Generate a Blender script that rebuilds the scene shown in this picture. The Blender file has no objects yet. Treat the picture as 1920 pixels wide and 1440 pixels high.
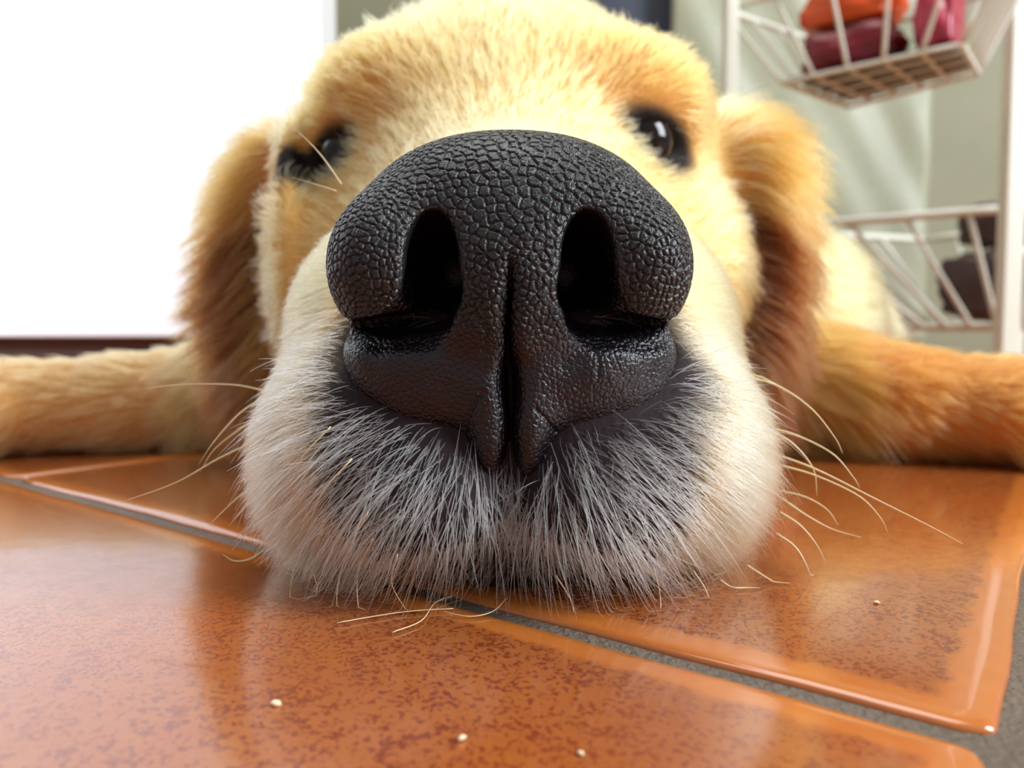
import bpy, bmesh, math, random
import numpy as np
import openvdb
from mathutils import Vector, kdtree
random.seed(7)
rng = np.random.default_rng(11)
S = 0.01                                  # all modelling below is in centimetres
scene = bpy.context.scene
COL = scene.collection

# ------------------------------------------------------------------ camera, light, exposure
FPX = 1400.0
PITCH = math.atan(78 / FPX)
CAMH = 3.6
cam = bpy.data.objects.new('camera', bpy.data.cameras.new('camera'))
COL.objects.link(cam)
cam.location = (0, 0, CAMH * S)
cam.rotation_euler = (math.pi / 2 - PITCH, 0, 0)
cam.data.sensor_width = 36
cam.data.lens = 36 * FPX / 1920
cam.data.clip_start = 0.002
cam.data.clip_end = 50
cam.data.dof.use_dof = True
cam.data.dof.focus_distance = 0.099
cam.data.dof.aperture_fstop = 20
scene.camera = cam
scene.view_settings.view_transform = 'Standard'
scene.view_settings.look = 'None'
scene.view_settings.gamma = 1
scene.view_settings.exposure = 0.28
scene.view_settings.use_curve_mapping = False
scene.cycles.max_bounces = 10
scene.cycles.diffuse_bounces = 4
scene.cycles.glossy_bounces = 4
scene.cycles.transmission_bounces = 8
scene.cycles.transparent_max_bounces = 8
scene.cycles.adaptive_threshold = 0.02
scene.cycles.caustics_reflective = False
scene.cycles.caustics_refractive = False

w = bpy.data.worlds.new('world'); scene.world = w; w.use_nodes = True
w.node_tree.nodes['Background'].inputs[0].default_value = (0.93, 0.95, 1.0, 1)
w.node_tree.nodes['Background'].inputs[1].default_value = 0.33

def area(name, loc, target, sx, sy, power, color):
    l = bpy.data.lights.new(name, 'AREA'); l.shape = 'RECTANGLE'
    l.size = sx; l.size_y = sy; l.energy = power; l.color = color
    o = bpy.data.objects.new(name, l); COL.objects.link(o)
    o.location = loc
    o.rotation_euler = (Vector(target) - Vector(loc)).to_track_quat('-Z', 'Y').to_euler()
    return o
area('window_light', (1.5, -0.35, 1.0), (-0.2, 0.3, 0.1), 0.75, 1.1, 44, (0.90, 0.96, 1.0))
area('ceiling_light', (-0.1, 0.5, 1.9), (0, 0.3, 0), 1.2, 1.2, 17, (1.0, 0.96, 0.90))
l_ = area('cabinet_fill', (-0.9, -1.3, 1.3), (-1.15, 0.7, 0.55), 1.0, 1.4, 12.5, (0.80, 0.90, 1.0))  # unseen narrow-beam lamp added to brighten the white cabinet
l_.data.spread = math.radians(44)

# ------------------------------------------------------------------ helpers
def W(px, py, y):
    """point at distance y (cm, along the floor) on the line of sight through a photo pixel"""
    cx = (px - 960) / FPX; cy = -(py - 720) / FPX
    c, s = math.cos(PITCH), math.sin(PITCH)
    d = np.array([cx, c + s * cy, -s + c * cy])
    return np.array([0, 0, CAMH]) + d * (y / d[1])

def lin(r, g, b):
    f = lambda v: (v / 255 / 12.92) if v / 255 <= 0.04045 else ((v / 255 + 0.055) / 1.055) ** 2.4
    return (f(r), f(g), f(b), 1)

def tag(o, label=None, cat=None, group=None, kind=None):
    if label: o['label'] = label
    if cat: o['category'] = cat
    if group: o['group'] = group
    if kind: o['kind'] = kind
    return o

def mesh_obj(name, V, F, mat, parent=None, smooth=True):
    me = bpy.data.meshes.new(name)
    if isinstance(F, np.ndarray):
        n = len(F); k = F.shape[1]
        me.vertices.add(len(V)); me.vertices.foreach_set('co', (np.asarray(V, dtype=np.float32) * S).ravel())
        me.loops.add(n * k); me.loops.foreach_set('vertex_index', F.astype(np.int32).ravel())
        me.polygons.add(n)
        me.polygons.foreach_set('loop_start', np.arange(0, n * k, k, dtype=np.int32))
        me.update(calc_edges=True); me.validate()
    else:
        me.from_pydata([tuple(np.asarray(v) * S) for v in V], [], F); me.update()
    if smooth:
        me.polygons.foreach_set('use_smooth', np.ones(len(me.polygons), dtype=bool))
    if mat: me.materials.append(mat)
    o = bpy.data.objects.new(name, me); COL.objects.link(o)
    if parent: o.parent = parent
    return o

def bm_obj(name, bm, mat, parent=None, smooth=False):
    me = bpy.data.meshes.new(name)
    bmesh.ops.scale(bm, vec=(S, S, S), verts=bm.verts)
    bm.to_mesh(me); bm.free()
    if smooth: me.polygons.foreach_set('use_smooth', np.ones(len(me.polygons), dtype=bool))
    me.materials.append(mat)
    o = bpy.data.objects.new(name, me); COL.objects.link(o)
    if parent: o.parent = parent
    return o

def add_box(bm, lo, hi, bev=0.0):
    r = bmesh.ops.create_cube(bm, size=1)
    vs = r['verts']
    for v in vs:
        v.co = Vector([lo[i] + (v.co[i] + 0.5) * (hi[i] - lo[i]) for i in range(3)])
    if bev:
        es = list({e for v in vs for e in v.link_edges})
        bmesh.ops.bevel(bm, geom=es, offset=bev, segments=3, affect='EDGES', profile=0.6)

def tube_vf(pts, radii, k=8):
    P = [Vector(p) for p in pts]; V = []; F = []
    up = Vector((0, 0, 1))
    for i, p in enumerate(P):
        t = (P[min(i + 1, len(P) - 1)] - P[max(i - 1, 0)]).normalized()
        a = t.cross(up)
        if a.length < 1e-3: a = t.cross(Vector((0, 1, 0)))
        a.normalize(); b = t.cross(a)
        r = radii[i] if hasattr(radii, '__len__') else radii
        for j in range(k):
            an = 2 * math.pi * j / k
            V.append(p + a * (r * math.cos(an)) + b * (r * math.sin(an)))
    for i in range(len(P) - 1):
        for j in range(k):
            F.append((i * k + j, i * k + (j + 1) % k, (i + 1) * k + (j + 1) % k, (i + 1) * k + j))
    F.append(tuple(range(k))[::-1]); F.append(tuple((len(P) - 1) * k + j for j in range(k)))
    return V, F

def join_vf(parts):
    V = []; F = []
    for v, f in parts:
        b = len(V); V += list(v); F += [tuple(i + b for i in q) for q in f]
    return V, F

def spline(pts, n):
    P = [np.array(p, float) for p in pts]
    P = [2 * P[0] - P[1]] + P + [2 * P[-1] - P[-2]]
    out = []
    segs = len(P) - 3
    for q in range(n):
        u = q / (n - 1) * segs; i = min(int(u), segs - 1); t = u - i
        a, b, c, d = P[i:i + 4]
        out.append(0.5 * (2 * b + (c - a) * t + (2 * a - 5 * b + 4 * c - d) * t * t + (3 * b - a - 3 * c + d) * t ** 3))
    return out

# ------------------------------------------------------------------ materials
def new_mat(name):
    m = bpy.data.materials.new(name); m.use_nodes = True
    return m, m.node_tree.nodes, m.node_tree.links, m.node_tree.nodes['Principled BSDF']

def plain(name, col, rough=0.6, var=0.1, scale=8, spec=0.5, bump=0.0, metal=0.0, bscale=60):
    m, N, L, b = new_mat(name)
    tc = N.new('ShaderNodeTexCoord'); nz = N.new('ShaderNodeTexNoise')
    nz.inputs['Scale'].default_value = scale; nz.inputs['Detail'].default_value = 4
    L.new(tc.outputs['Object'], nz.inputs['Vector'])
    mx = N.new('ShaderNodeMix'); mx.data_type = 'RGBA'
    L.new(nz.outputs['Fac'], mx.inputs['Factor'])
    mx.inputs['A'].default_value = tuple(c * (1 - var) for c in col[:3]) + (1,)
    mx.inputs['B'].default_value = tuple(min(1, c * (1 + var)) for c in col[:3]) + (1,)
    L.new(mx.outputs['Result'], b.inputs['Base Color'])
    b.inputs['Roughness'].default_value = rough
    b.inputs['Specular IOR Level'].default_value = spec
    b.inputs['Metallic'].default_value = metal
    if bump:
        n2 = N.new('ShaderNodeTexNoise'); n2.inputs['Scale'].default_value = bscale; n2.inputs['Detail'].default_value = 3
        L.new(tc.outputs['Object'], n2.inputs['Vector'])
        bp = N.new('ShaderNodeBump'); bp.inputs['Strength'].default_value = bump; bp.inputs['Distance'].default_value = 0.001
        L.new(n2.outputs['Fac'], bp.inputs['Height']); L.new(bp.outputs['Normal'], b.inputs['Normal'])
    return m

def tile_material(half):
    m, N, L, b = new_mat('glazed_terracotta')
    def math_(op, a, bb=None, c=None):
        n = N.new('ShaderNodeMath'); n.operation = op
        for i, v in enumerate((a, bb, c)):
            if v is None: continue
            if isinstance(v, (int, float)): n.inputs[i].default_value = v
            else: L.new(v, n.inputs[i])
        return n.outputs[0]
    tc = N.new('ShaderNodeTexCoord'); oi = N.new('ShaderNodeObjectInfo')
    sep = N.new('ShaderNodeSeparateXYZ'); L.new(tc.outputs['Object'], sep.inputs[0])
    ax = math_('ABSOLUTE', sep.outputs[0]); ay = math_('ABSOLUTE', sep.outputs[1])
    edge = math_('SUBTRACT', half * S, math_('MAXIMUM', ax, ay))       # distance to the tile's edge, metres
    off = N.new('ShaderNodeVectorMath'); off.operation = 'ADD'
    sc = N.new('ShaderNodeVectorMath'); sc.operation = 'SCALE'; L.new(oi.outputs['Location'], sc.inputs[0]); sc.inputs['Scale'].default_value = 3.3
    L.new(tc.outputs['Object'], off.inputs[0]); L.new(sc.outputs[0], off.inputs[1])
    def noise(s, d, r=0.5, dist=0.0):
        n = N.new('ShaderNodeTexNoise'); n.inputs['Scale'].default_value = s; n.inputs['Detail'].default_value = d
        n.inputs['Roughness'].default_value = r; n.inputs['Distortion'].default_value = dist
        L.new(off.outputs[0], n.inputs['Vector']); return n.outputs['Fac']
    fine = noise(1450, 3, 0.6, 0.5); mid = noise(230, 3, 0.55); big = noise(22, 3)
    def ramp(v, lo, hi):
        n = N.new('ShaderNodeMapRange'); n.interpolation_type = 'SMOOTHSTEP'
        L.new(v, n.inputs[0]); n.inputs[1].default_value = lo; n.inputs[2].default_value = hi
        return n.outputs[0]
    e2 = math_('ADD', edge, math_('MULTIPLY', math_('SUBTRACT', mid, 0.5), 0.0035))
    inside = ramp(e2, 0.0042, 0.0062)                                   # speckle fades out on the glazed rim
    s1 = ramp(math_('ADD', fine, math_('MULTIPLY', math_('SUBTRACT', mid, 0.5), 0.25)), 0.50, 0.60)
    spk = math_('MULTIPLY', math_('MULTIPLY', s1, inside), math_('ADD', 0.45, math_('MULTIPLY', ramp(big, 0.3, 0.6), 0.55)))
    def mix(f, A, B):
        n = N.new('ShaderNodeMix'); n.data_type = 'RGBA'
        if isinstance(f, float): n.inputs['Factor'].default_value = f
        else: L.new(f, n.inputs['Factor'])
        for k, v in (('A', A), ('B', B)):
            if isinstance(v, tuple): n.inputs[k].default_value = v
            else: L.new(v, n.inputs[k])
        return n.outputs['Result']
    base = mix(big, lin(158, 86, 36), lin(176, 103, 48))
    body = mix(math_('MULTIPLY', mid, 0.55), base, lin(148, 68, 30))
    rim = mix(mid, lin(186, 100, 36), lin(200, 116, 48))
    c1 = mix(inside, rim, body)
    c2 = mix(math_('MULTIPLY', spk, 0.85), c1, lin(112, 38, 18))
    L.new(c2, b.inputs['Base Color'])
    b.inputs['Roughness'].default_value = 0.16
    b.inputs['Coat Weight'].default_value = 0.7; b.inputs['Coat Roughness'].default_value = 0.08
    b.inputs['Specular IOR Level'].default_value = 0.6
    L.new(math_('ADD', 0.10, math_('MULTIPLY', mid, 0.16)), b.inputs['Roughness'])
    bp = N.new('ShaderNodeBump'); bp.inputs['Strength'].default_value = 0.12; bp.inputs['Distance'].default_value = 0.0006
    L.new(math_('ADD', math_('MULTIPLY', fine, 0.25), mid), bp.inputs['Height']); L.new(bp.outputs['Normal'], b.inputs['Normal'])
    return m

M = {}
M['grout'] = plain('grout', lin(104, 92, 80), 0.55, 0.25, 60, bump=0.7, bscale=900)
M['tile'] = tile_material(10.98)
M['wall'] = plain('pale_green_plaster', lin(146, 144, 120), 0.8, 0.16, 7, bump=0.1)
M['white_enamel'] = plain('white_enamel', lin(244, 246, 248), 0.35, 0.02, 4)
M['plinth'] = plain('brown_plinth', lin(92, 66, 58), 0.5, 0.15, 6)
M['slate'] = plain('slate_panel', lin(62, 70, 86), 0.55, 0.12, 5)
M['rack'] = plain('white_coated_wire', lin(226, 228, 214), 0.4, 0.05, 20)
M['green_sheet'] = plain('pale_green_film', lin(160, 162, 136), 0.4, 0.12, 12, bump=0.3, bscale=20)
M['red'] = plain('dark_red_film', lin(122, 10, 30), 0.32, 0.3, 25, bump=0.6, bscale=40)
M['orange'] = plain('orange_film', lin(214, 84, 22), 0.35, 0.25, 25, bump=0.6, bscale=40)
M['pink'] = plain('pink_film', lin(176, 52, 74), 0.3, 0.2, 25, bump=0.5, bscale=40)
M['dark_stuff'] = plain('dark_brown_film', lin(66, 44, 44), 0.4, 0.3, 30, bump=0.6, bscale=40)
M['whisker'] = plain('whisker', lin(236, 218, 176), 0.35, 0.05, 30)
M['crumb'] = plain('crumb', lin(236, 214, 176), 0.7, 0.1, 30)

def nose_material():
    m, N, L, b = new_mat('nose_leather')
    tc = N.new('ShaderNodeTexCoord')
    at = N.new('ShaderNodeAttribute'); at.attribute_name = 'tone'
    mx = N.new('ShaderNodeMix'); mx.data_type = 'RGBA'
    L.new(at.outputs['Fac'], mx.inputs['Factor'])
    mx.inputs['A'].default_value = lin(27, 26, 28); mx.inputs['B'].default_value = lin(20, 15, 22)
    L.new(mx.outputs['Result'], b.inputs['Base Color'])
    wet = N.new('ShaderNodeAttribute'); wet.attribute_name = 'wet'
    mr = N.new('ShaderNodeMapRange'); L.new(wet.outputs['Fac'], mr.inputs[0])
    mr.inputs[3].default_value = 0.31; mr.inputs[4].default_value = 0.21
    L.new(mr.outputs[0], b.inputs['Roughness'])
    b.inputs['Specular IOR Level'].default_value = 0.55
    n1 = N.new('ShaderNodeTexNoise'); n1.inputs['Scale'].default_value = 2600; n1.inputs['Detail'].default_value = 3
    n1.inputs['Roughness'].default_value = 0.65
    v1 = N.new('ShaderNodeTexVoronoi'); v1.feature = 'DISTANCE_TO_EDGE'; v1.inputs['Scale'].default_value = 1900
    L.new(tc.outputs['Object'], n1.inputs['Vector']); L.new(tc.outputs['Object'], v1.inputs['Vector'])
    ad = N.new('ShaderNodeMath'); ad.operation = 'MULTIPLY_ADD'
    L.new(v1.outputs['Distance'], ad.inputs[0]); ad.inputs[1].default_value = 0.9; L.new(n1.outputs['Fac'], ad.inputs[2])
    bp = N.new('ShaderNodeBump'); bp.inputs['Strength'].default_value = 0.8; bp.inputs['Distance'].default_value = 0.00014
    L.new(ad.outputs[0], bp.inputs['Height']); L.new(bp.outputs['Normal'], b.inputs['Normal'])
    return m
M['nose'] = nose_material()

def skin_material():
    m, N, L, b = new_mat('dog_skin')
    at = N.new('ShaderNodeAttribute'); at.attribute_name = 'col'
    L.new(at.outputs['Color'], b.inputs['Base Color'])
    b.inputs['Roughness'].default_value = 0.75
    b.inputs['Specular IOR Level'].default_value = 0.25
    tc = N.new('ShaderNodeTexCoord'); n1 = N.new('ShaderNodeTexNoise'); n1.inputs['Scale'].default_value = 900
    L.new(tc.outputs['Object'], n1.inputs['Vector'])
    bp = N.new('ShaderNodeBump'); bp.inputs['Strength'].default_value = 0.5; bp.inputs['Distance'].default_value = 0.0003
    L.new(n1.outputs['Fac'], bp.inputs['Height']); L.new(bp.outputs['Normal'], b.inputs['Normal'])
    return m
M['skin'] = skin_material()

def fur_material():
    m = bpy.data.materials.new('dog_fur'); m.use_nodes = True
    N, L = m.node_tree.nodes, m.node_tree.links
    N.remove(N['Principled BSDF'])
    at = N.new('ShaderNodeAttribute'); at.attribute_name = 'hcol'
    h = N.new('ShaderNodeBsdfHairPrincipled'); h.model = 'CHIANG'; h.parametrization = 'COLOR'
    L.new(at.outputs['Color'], h.inputs['Color'])
    h.inputs['Roughness'].default_value = 0.35
    h.inputs['Radial Roughness'].default_value = 0.5
    h.inputs['Random Roughness'].default_value = 0.2
    L.new(h.outputs[0], N['Material Output'].inputs['Surface'])
    return m
M['fur'] = fur_material()
def eye_material():
    m, N, L, b = new_mat('dog_eye')
    b.inputs['Base Color'].default_value = lin(26, 14, 10); b.inputs['Roughness'].default_value = 0.06
    b.inputs['Specular IOR Level'].default_value = 0.35
    return m
M['eye'] = eye_material()

# ------------------------------------------------------------------ setting: floor of glazed tiles
def struct(o): o['kind'] = 'structure'; return o
bm = bmesh.new(); add_box(bm, (-160, -70, -3), (160, 150, -0.10))
floor = struct(bm_obj('floor', bm, M['grout']))
VP_A = math.atan2(-1900, FPX)             # bearing of one family of joints from straight ahead
ca = np.array([math.sin(VP_A), math.cos(VP_A)])          # along joint A (away, to the left)
cb = np.array([-ca[1], ca[0]]) * -1                        # along joint B (away, to the right)
PITCHT = 22.3; HALF = 10.98
corner = W(1878, 1372, 7.0)
def on_floor(px, py):
    d = W(px, py, 1.0) - np.array([0, 0, CAMH]); t = -CAMH / d[2]
    return np.array([0, 0, CAMH]) + d * t
cc = on_floor(1908, 1398)[:2]             # crossing of the two joints at lower right
def tile_mesh():
    # rounded-square slab with a softened, slightly wavy glazed edge
    H = HALF; rc = 0.28; n = 10
    out = []
    for q in range(4):
        a0 = q * math.pi / 2
        cx, cy = [(H - rc, H - rc), (-(H - rc), H - rc), (-(H - rc), -(H - rc)), (H - rc, -(H - rc))][q]
        for j in range(5):
            a = a0 + j / 4 * math.pi / 2
            out.append((cx + rc * math.cos(a), cy + rc * math.sin(a)))
        nx = [(-(H - rc), H), (-H, -(H - rc)), (H - rc, -H), (H, H - rc)][q]
        p = out[-1]
        for j in range(1, n * 3):
            t = j / (n * 3)
            out.append((p[0] + (nx[0] - p[0]) * t, p[1] + (nx[1] - p[1]) * t))
    out = np.array(out); m = len(out)
    wob = 0.012 * np.sin(np.arange(m) * 1.7) + 0.018 * np.sin(np.arange(m) * 0.61 + 1)
    V = []; F = []
    prof = [(0.04, -0.5), (0.01, -0.13), (0.0, -0.08), (0.035, -0.035), (0.10, -0.010), (0.24, -0.001), (0.4, 0.0)]
    for ins, z in prof:
        s = (H - ins - wob * (1 if ins < 0.3 else 0.4)) / H
        for i in range(m): V.append((out[i, 0] * s[i] if hasattr(s, '__len__') else out[i, 0] * s, out[i, 1] * s[i], z))
    for r in range(len(prof) - 1):
        for i in range(m):
            F.append((r * m + i, r * m + (i + 1) % m, (r + 1) * m + (i + 1) % m, (r + 1) * m + i))
    F.append(tuple((len(prof) - 1) * m + i for i in range(m)))
    return V, F
tv, tf = tile_mesh()
tmesh = None
yaw = math.atan2(ca[1], ca[0])
for i in range(-6, 8):
    for j in range(-5, 9):
        # tile (0,0) lies left of joint B and beyond joint A
        c = cc + ca * (PITCHT * (i + 0.5)) + cb * (PITCHT * (j + 0.5))
        if not (-95 < c[0] < 95 and -25 < c[1] < 115) or abs(c[0]) > 40 + 0.9 * max(c[1], 0): continue
        if tmesh is None:
            o = mesh_obj('tile', tv, tf, M['tile'], floor); tmesh = o.data
            for p in tmesh.polygons: p.use_smooth = len(p.vertices) == 4
        else:
            o = bpy.data.objects.new('tile', tmesh); COL.objects.link(o); o.parent = floor
        o.location = (c[0] * S, c[1] * S, random.uniform(-0.02, 0.0) * S)
        o.rotation_euler = (0, 0, yaw + random.choice((0, 1, 2, 3)) * math.pi / 2)
# ------------------------------------------------------------------ setting: walls and fixtures behind the dog
bm = bmesh.new(); add_box(bm, (-160, 118, -3), (160, 122, 240))
struct(bm_obj('wall_back', bm, M['wall']))

# tall white cabinet on a brown plinth (left)
cab = bpy.data.objects.new('cabinet', None); COL.objects.link(cab); cab.location = (-0.85, 0.9, 0)
tag(cab, 'tall glossy white cabinet on a brown plinth, left behind the dog', 'cabinet')
def child_box(name, lo, hi, mat, parent, bev=0.0):
    bm = bmesh.new(); L0 = np.array(parent.location) / S
    add_box(bm, np.array(lo) - L0, np.array(hi) - L0, bev)
    return bm_obj(name, bm, mat, parent)
child_box('body', (-150, 71.5, 4.2), (-17.9, 78, 200), M['white_enamel'], cab, 0.3)
child_box('plinth', (-149, 73.5, 0), (-19, 78, 4.2), M['plinth'], cab)
child_box('door_panel', (-150, 70, 4.1), (-17.6, 71.5, 199), M['white_enamel'], cab, 0.3)

# dark slate panel standing against the wall
sp = bpy.data.objects.new('slate_board', None); COL.objects.link(sp); sp.location = (0.20, 1.0, 0)
tag(sp, 'dark blue-grey upright panel between the dog and the wire rack', 'panel')
child_box('board', (11, 99, 0.0), (27.2, 100.5, 120), M['slate'], sp, 0.2)
child_box('edge_strip', (27.2, 98.6, 0.0), (27.9, 100.9, 120), M['dark_stuff'], sp, 0.1)

# rack of white wire baskets
rack = bpy.data.objects.new('basket_rack', None); COL.objects.link(rack); rack.location = (0.29, 0.68, 0)
tag(rack, 'white coated metal rack holding two wire baskets, right behind the dog', 'rack')
for x0, x1, y in ((17.9, 19.0, 64), (41.9, 43.6, 64), (23.7, 24.6, 84), (56.4, 57.6, 84)):
    child_box('post', (x0, y, 0), (x1, y + 1.3, 62), M['rack'], rack, 0.25)
child_box('crossbar', (18.5, 64.3, 61), (43.2, 65.2, 62.4), M['rack'], rack, 0.2)
child_box('crossbar', (24, 84.3, 61), (57, 85.2, 62.4), M['rack'], rack, 0.2)
child_box('crossbar', (18.2, 65, 60.6), (24.4, 85, 61.2), M['rack'], rack, 0.2)
v = np.array(rack.location) / S
# pale green film sheet hanging at the back of the rack
V = []; F = []
nx, nz = 40, 30
for i in range(nx + 1):
    for k in range(nz + 1):
        x = 20 + 33 * i / nx; z = 3 + 52 * k / nz
        V.append((x, 96 + 0.16 * math.sin(x * 0.45 + z * 0.16) + 0.12 * math.sin(x * 0.9 + 0.5 * z), z))
for i in range(nx):
    for k in range(nz):
        a = i * (nz + 1) + k; F.append((a, a + nz + 1, a + nz + 2, a + 1))
sh = mesh_obj('hanging_sheet', V, F, M['green_sheet'])
md = sh.modifiers.new('thick', 'SOLIDIFY'); md.thickness = 0.001
tag(sh, 'pale green translucent sheet hanging behind the wire rack', 'sheet')

def basket(name, base, zb, rim, zr, label, n1, n2, rings, rw=0.22):
    """wire basket: base and rim are four corners each, bars between them"""
    base = [np.array([x, y, zb]) for x, y in base]; rim = [np.array([x, y, zr[i]]) for i, (x, y) in enumerate(rim)]
    root = bpy.data.objects.new(name, None); COL.objects.link(root)
    c = sum(base) / 4; root.location = Vector(c) * S
    tag(root, label, 'basket')
    def bar(nm, a, b, r=rw):
        n = 6; pts = [a + (b - a) * t / n - c for t in range(n + 1)]
        V, F = tube_vf(pts, r, 8); return mesh_obj(nm, V, F, M['rack'], root)
    for i in range(4):
        bar('rim_rail', rim[i], rim[(i + 1) % 4], rw * 1.7)
        bar('base_rail', base[i], base[(i + 1) % 4], rw * 1.3)
        n = n1 if i % 2 == 0 else n2
        for k in range(n):
            t = k / n
            bar('wire', base[i] * (1 - t) + base[(i + 1) % 4] * t, rim[i] * (1 - t) + rim[(i + 1) % 4] * t)
        for q in range(1, rings + 1):
            t = q / (rings + 1)
            bar('wire', base[i] * (1 - t) + rim[i] * t, base[(i + 1) % 4] * (1 - t) + rim[(i + 1) % 4] * t, rw * 0.9)
    for k in range(1, n1):
        t = k / n1
        bar('floor_wire', base[0] * (1 - t) + base[1] * t, base[3] * (1 - t) + base[2] * t, rw * 0.9)
    for k in range(1, n2):
        t = k / n2
        bar('floor_wire', base[1] * (1 - t) + base[2] * t, base[0] * (1 - t) + base[3] * t, rw * 0.8)
    return root
basket('wire_basket', [(23.0, 65), (33.4, 56.8), (38.4, 62.8), (31.6, 71.5)], 25.7,
       [(18.5, 66.8), (34.7, 51), (41.2, 61.2), (31.2, 76)], [32.5, 31.7, 32.5, 33.1],
       'upper white wire basket, full of red and orange packages', 5, 4, 0, 0.17)
basket('wire_basket', [(40.9, 78.4), (47.3, 69.3), (56, 75.6), (50.4, 84.6)], 5.2,
       [(25.4, 82.6), (46.8, 67.2), (60.4, 75), (49.3, 90.5)], [15.9, 15.7, 15.9, 15.9],
       'lower white wire basket, half hidden behind the right foreleg', 5, 4, 0, 0.25)

bq = [np.array(q) for q in ((23.0, 65), (33.4, 56.8), (38.4, 62.8), (31.6, 71.5))]; mq = sum(bq) / 4
V = [tuple(mq + (q - mq) * k_) + (z_,) for z_, k_ in ((25.98, 0.93), (26.12, 0.93), (26.12, 0.90), (27.0, 0.97), (27.0, 0.99)) for q in bq]
F = [(3, 2, 1, 0)] + [(l * 4 + i, l * 4 + (i + 1) % 4, l * 4 + 4 + (i + 1) % 4, l * 4 + 4 + i) for l in (0,) for i in range(4)] + [(4, 5, 9, 8), (5, 6, 10, 9), (6, 7, 11, 10), (7, 4, 8, 11), (8, 9, 10, 11)]
V = V[:12]
tr = mesh_obj('liner', [np.array(v) for v in V], F, M['dark_stuff'], None, False)
tag(tr, 'brown liner lying on the floor of the upper basket', 'liner')
def package(name, c, r, rot, mat, label, seed):
    bm = bmesh.new(); bmesh.ops.create_cube(bm, size=2)
    bmesh.ops.subdivide_edges(bm, edges=bm.edges[:], cuts=9, use_grid_fill=True)
    rr = np.random.default_rng(seed); ph = rr.uniform(0, 6, 9)
    for v in bm.verts:
        p = np.array(v.co); q = p * (1 - 0.16 * np.sum(p ** 4 - 1) / 2 * 0.5)
        l = np.linalg.norm(p); q = p / l * (0.55 * l + 0.5)
        f = 1 + 0.05 * math.sin(p[0] * 5 + ph[0] + 3 * p[2]) + 0.04 * math.sin(p[1] * 7 + ph[1] - 4 * p[0]) + 0.03 * math.sin(11 * p[2] + ph[2] + 5 * p[1])
        v.co = Vector((q[0] * r[0] * f, q[1] * r[1] * f, q[2] * r[2] * f))
    o = bm_obj(name, bm, mat, None, True)
    o.location = Vector(c) * S; o.rotation_euler = rot
    return tag(o, label, 'package', 'packages in the wire baskets')
package('package', (29.5, 66.0, 28.35), (3.8, 2.8, 1.75), (0, 0, -0.69), M['red'], 'dark red crumpled package on the bottom of the upper basket', 1)
package('package', (29.5, 66.3, 32.1), (3.8, 3.0, 1.5), (0.0, 0.05, -0.69), M['orange'], 'orange package on top, left in the upper basket', 2)
package('package', (34.6, 61.9, 29.3), (1.5, 3.0, 2.6), (0, 0, -0.69), M['pink'], 'pink package standing at the right end of the upper basket', 3)
package('package', (48.8, 77.0, 9.4), (3.5, 3.3, 3.3), (0, 0, 0.5), M['dark_stuff'], 'dark brown package inside the lower basket', 4)
package('package', (49.8, 77.6, 15.6), (2.8, 2.6, 2.2), (0.1, 0, 0.3), M['dark_stuff'], 'dark brown package heaped highest in the lower basket', 5)
# ------------------------------------------------------------------ the dog: one signed-distance body, meshed
def A(v): return np.asarray(v, dtype=np.float32)
def ell(X, c, r, p=2.0):
    q = [(X[i] - c[i]) / r[i] for i in range(3)]
    if p == 2.0:
        k0 = np.sqrt(q[0] ** 2 + q[1] ** 2 + q[2] ** 2)
        k1 = np.sqrt((q[0] / r[0]) ** 2 + (q[1] / r[1]) ** 2 + (q[2] / r[2]) ** 2) + 1e-6
        return k0 * (k0 - 1) / k1
    k0 = (np.abs(q[0]) ** p + np.abs(q[1]) ** p + np.abs(q[2]) ** p) ** (1 / p)
    return (k0 - 1) * min(r)
def cap(X, a, b, ra, rb):
    a = np.array(a, float); b = np.array(b, float); d = b - a; L2 = float(d @ d)
    t = ((X[0] - a[0]) * d[0] + (X[1] - a[1]) * d[1] + (X[2] - a[2]) * d[2]) / L2
    t = np.clip(t, 0, 1)
    return np.sqrt((X[0] - a[0] - t * d[0]) ** 2 + (X[1] - a[1] - t * d[1]) ** 2 + (X[2] - a[2] - t * d[2]) ** 2) - (ra + (rb - ra) * t)
def smin(a, b, k):
    h = np.clip(0.5 + 0.5 * (b - a) / k, 0, 1)
    return b + (a - b) * h - k * h * (1 - h)
def smax(a, b, k): return -smin(-a, -b, k)
def rotx(X, c, ang):            # rotate the coordinates about a point (z axis and x axis tilts for flaps)
    pass
def ellr(X, c, r, ax):          # oriented ellipsoid; ax = 3 orthonormal rows
    ax = np.array(ax, float)
    d = [X[i] - c[i] for i in range(3)]
    Y = [d[0] * ax[k][0] + d[1] * ax[k][1] + d[2] * ax[k][2] for k in range(3)]
    return ell(Y, (0, 0, 0), r)
def frame(u, v):
    u = np.array(u, float); u /= np.linalg.norm(u); v = np.array(v, float); v -= u * (u @ v); v /= np.linalg.norm(v)
    return [u, v, np.cross(u, v)]

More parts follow.
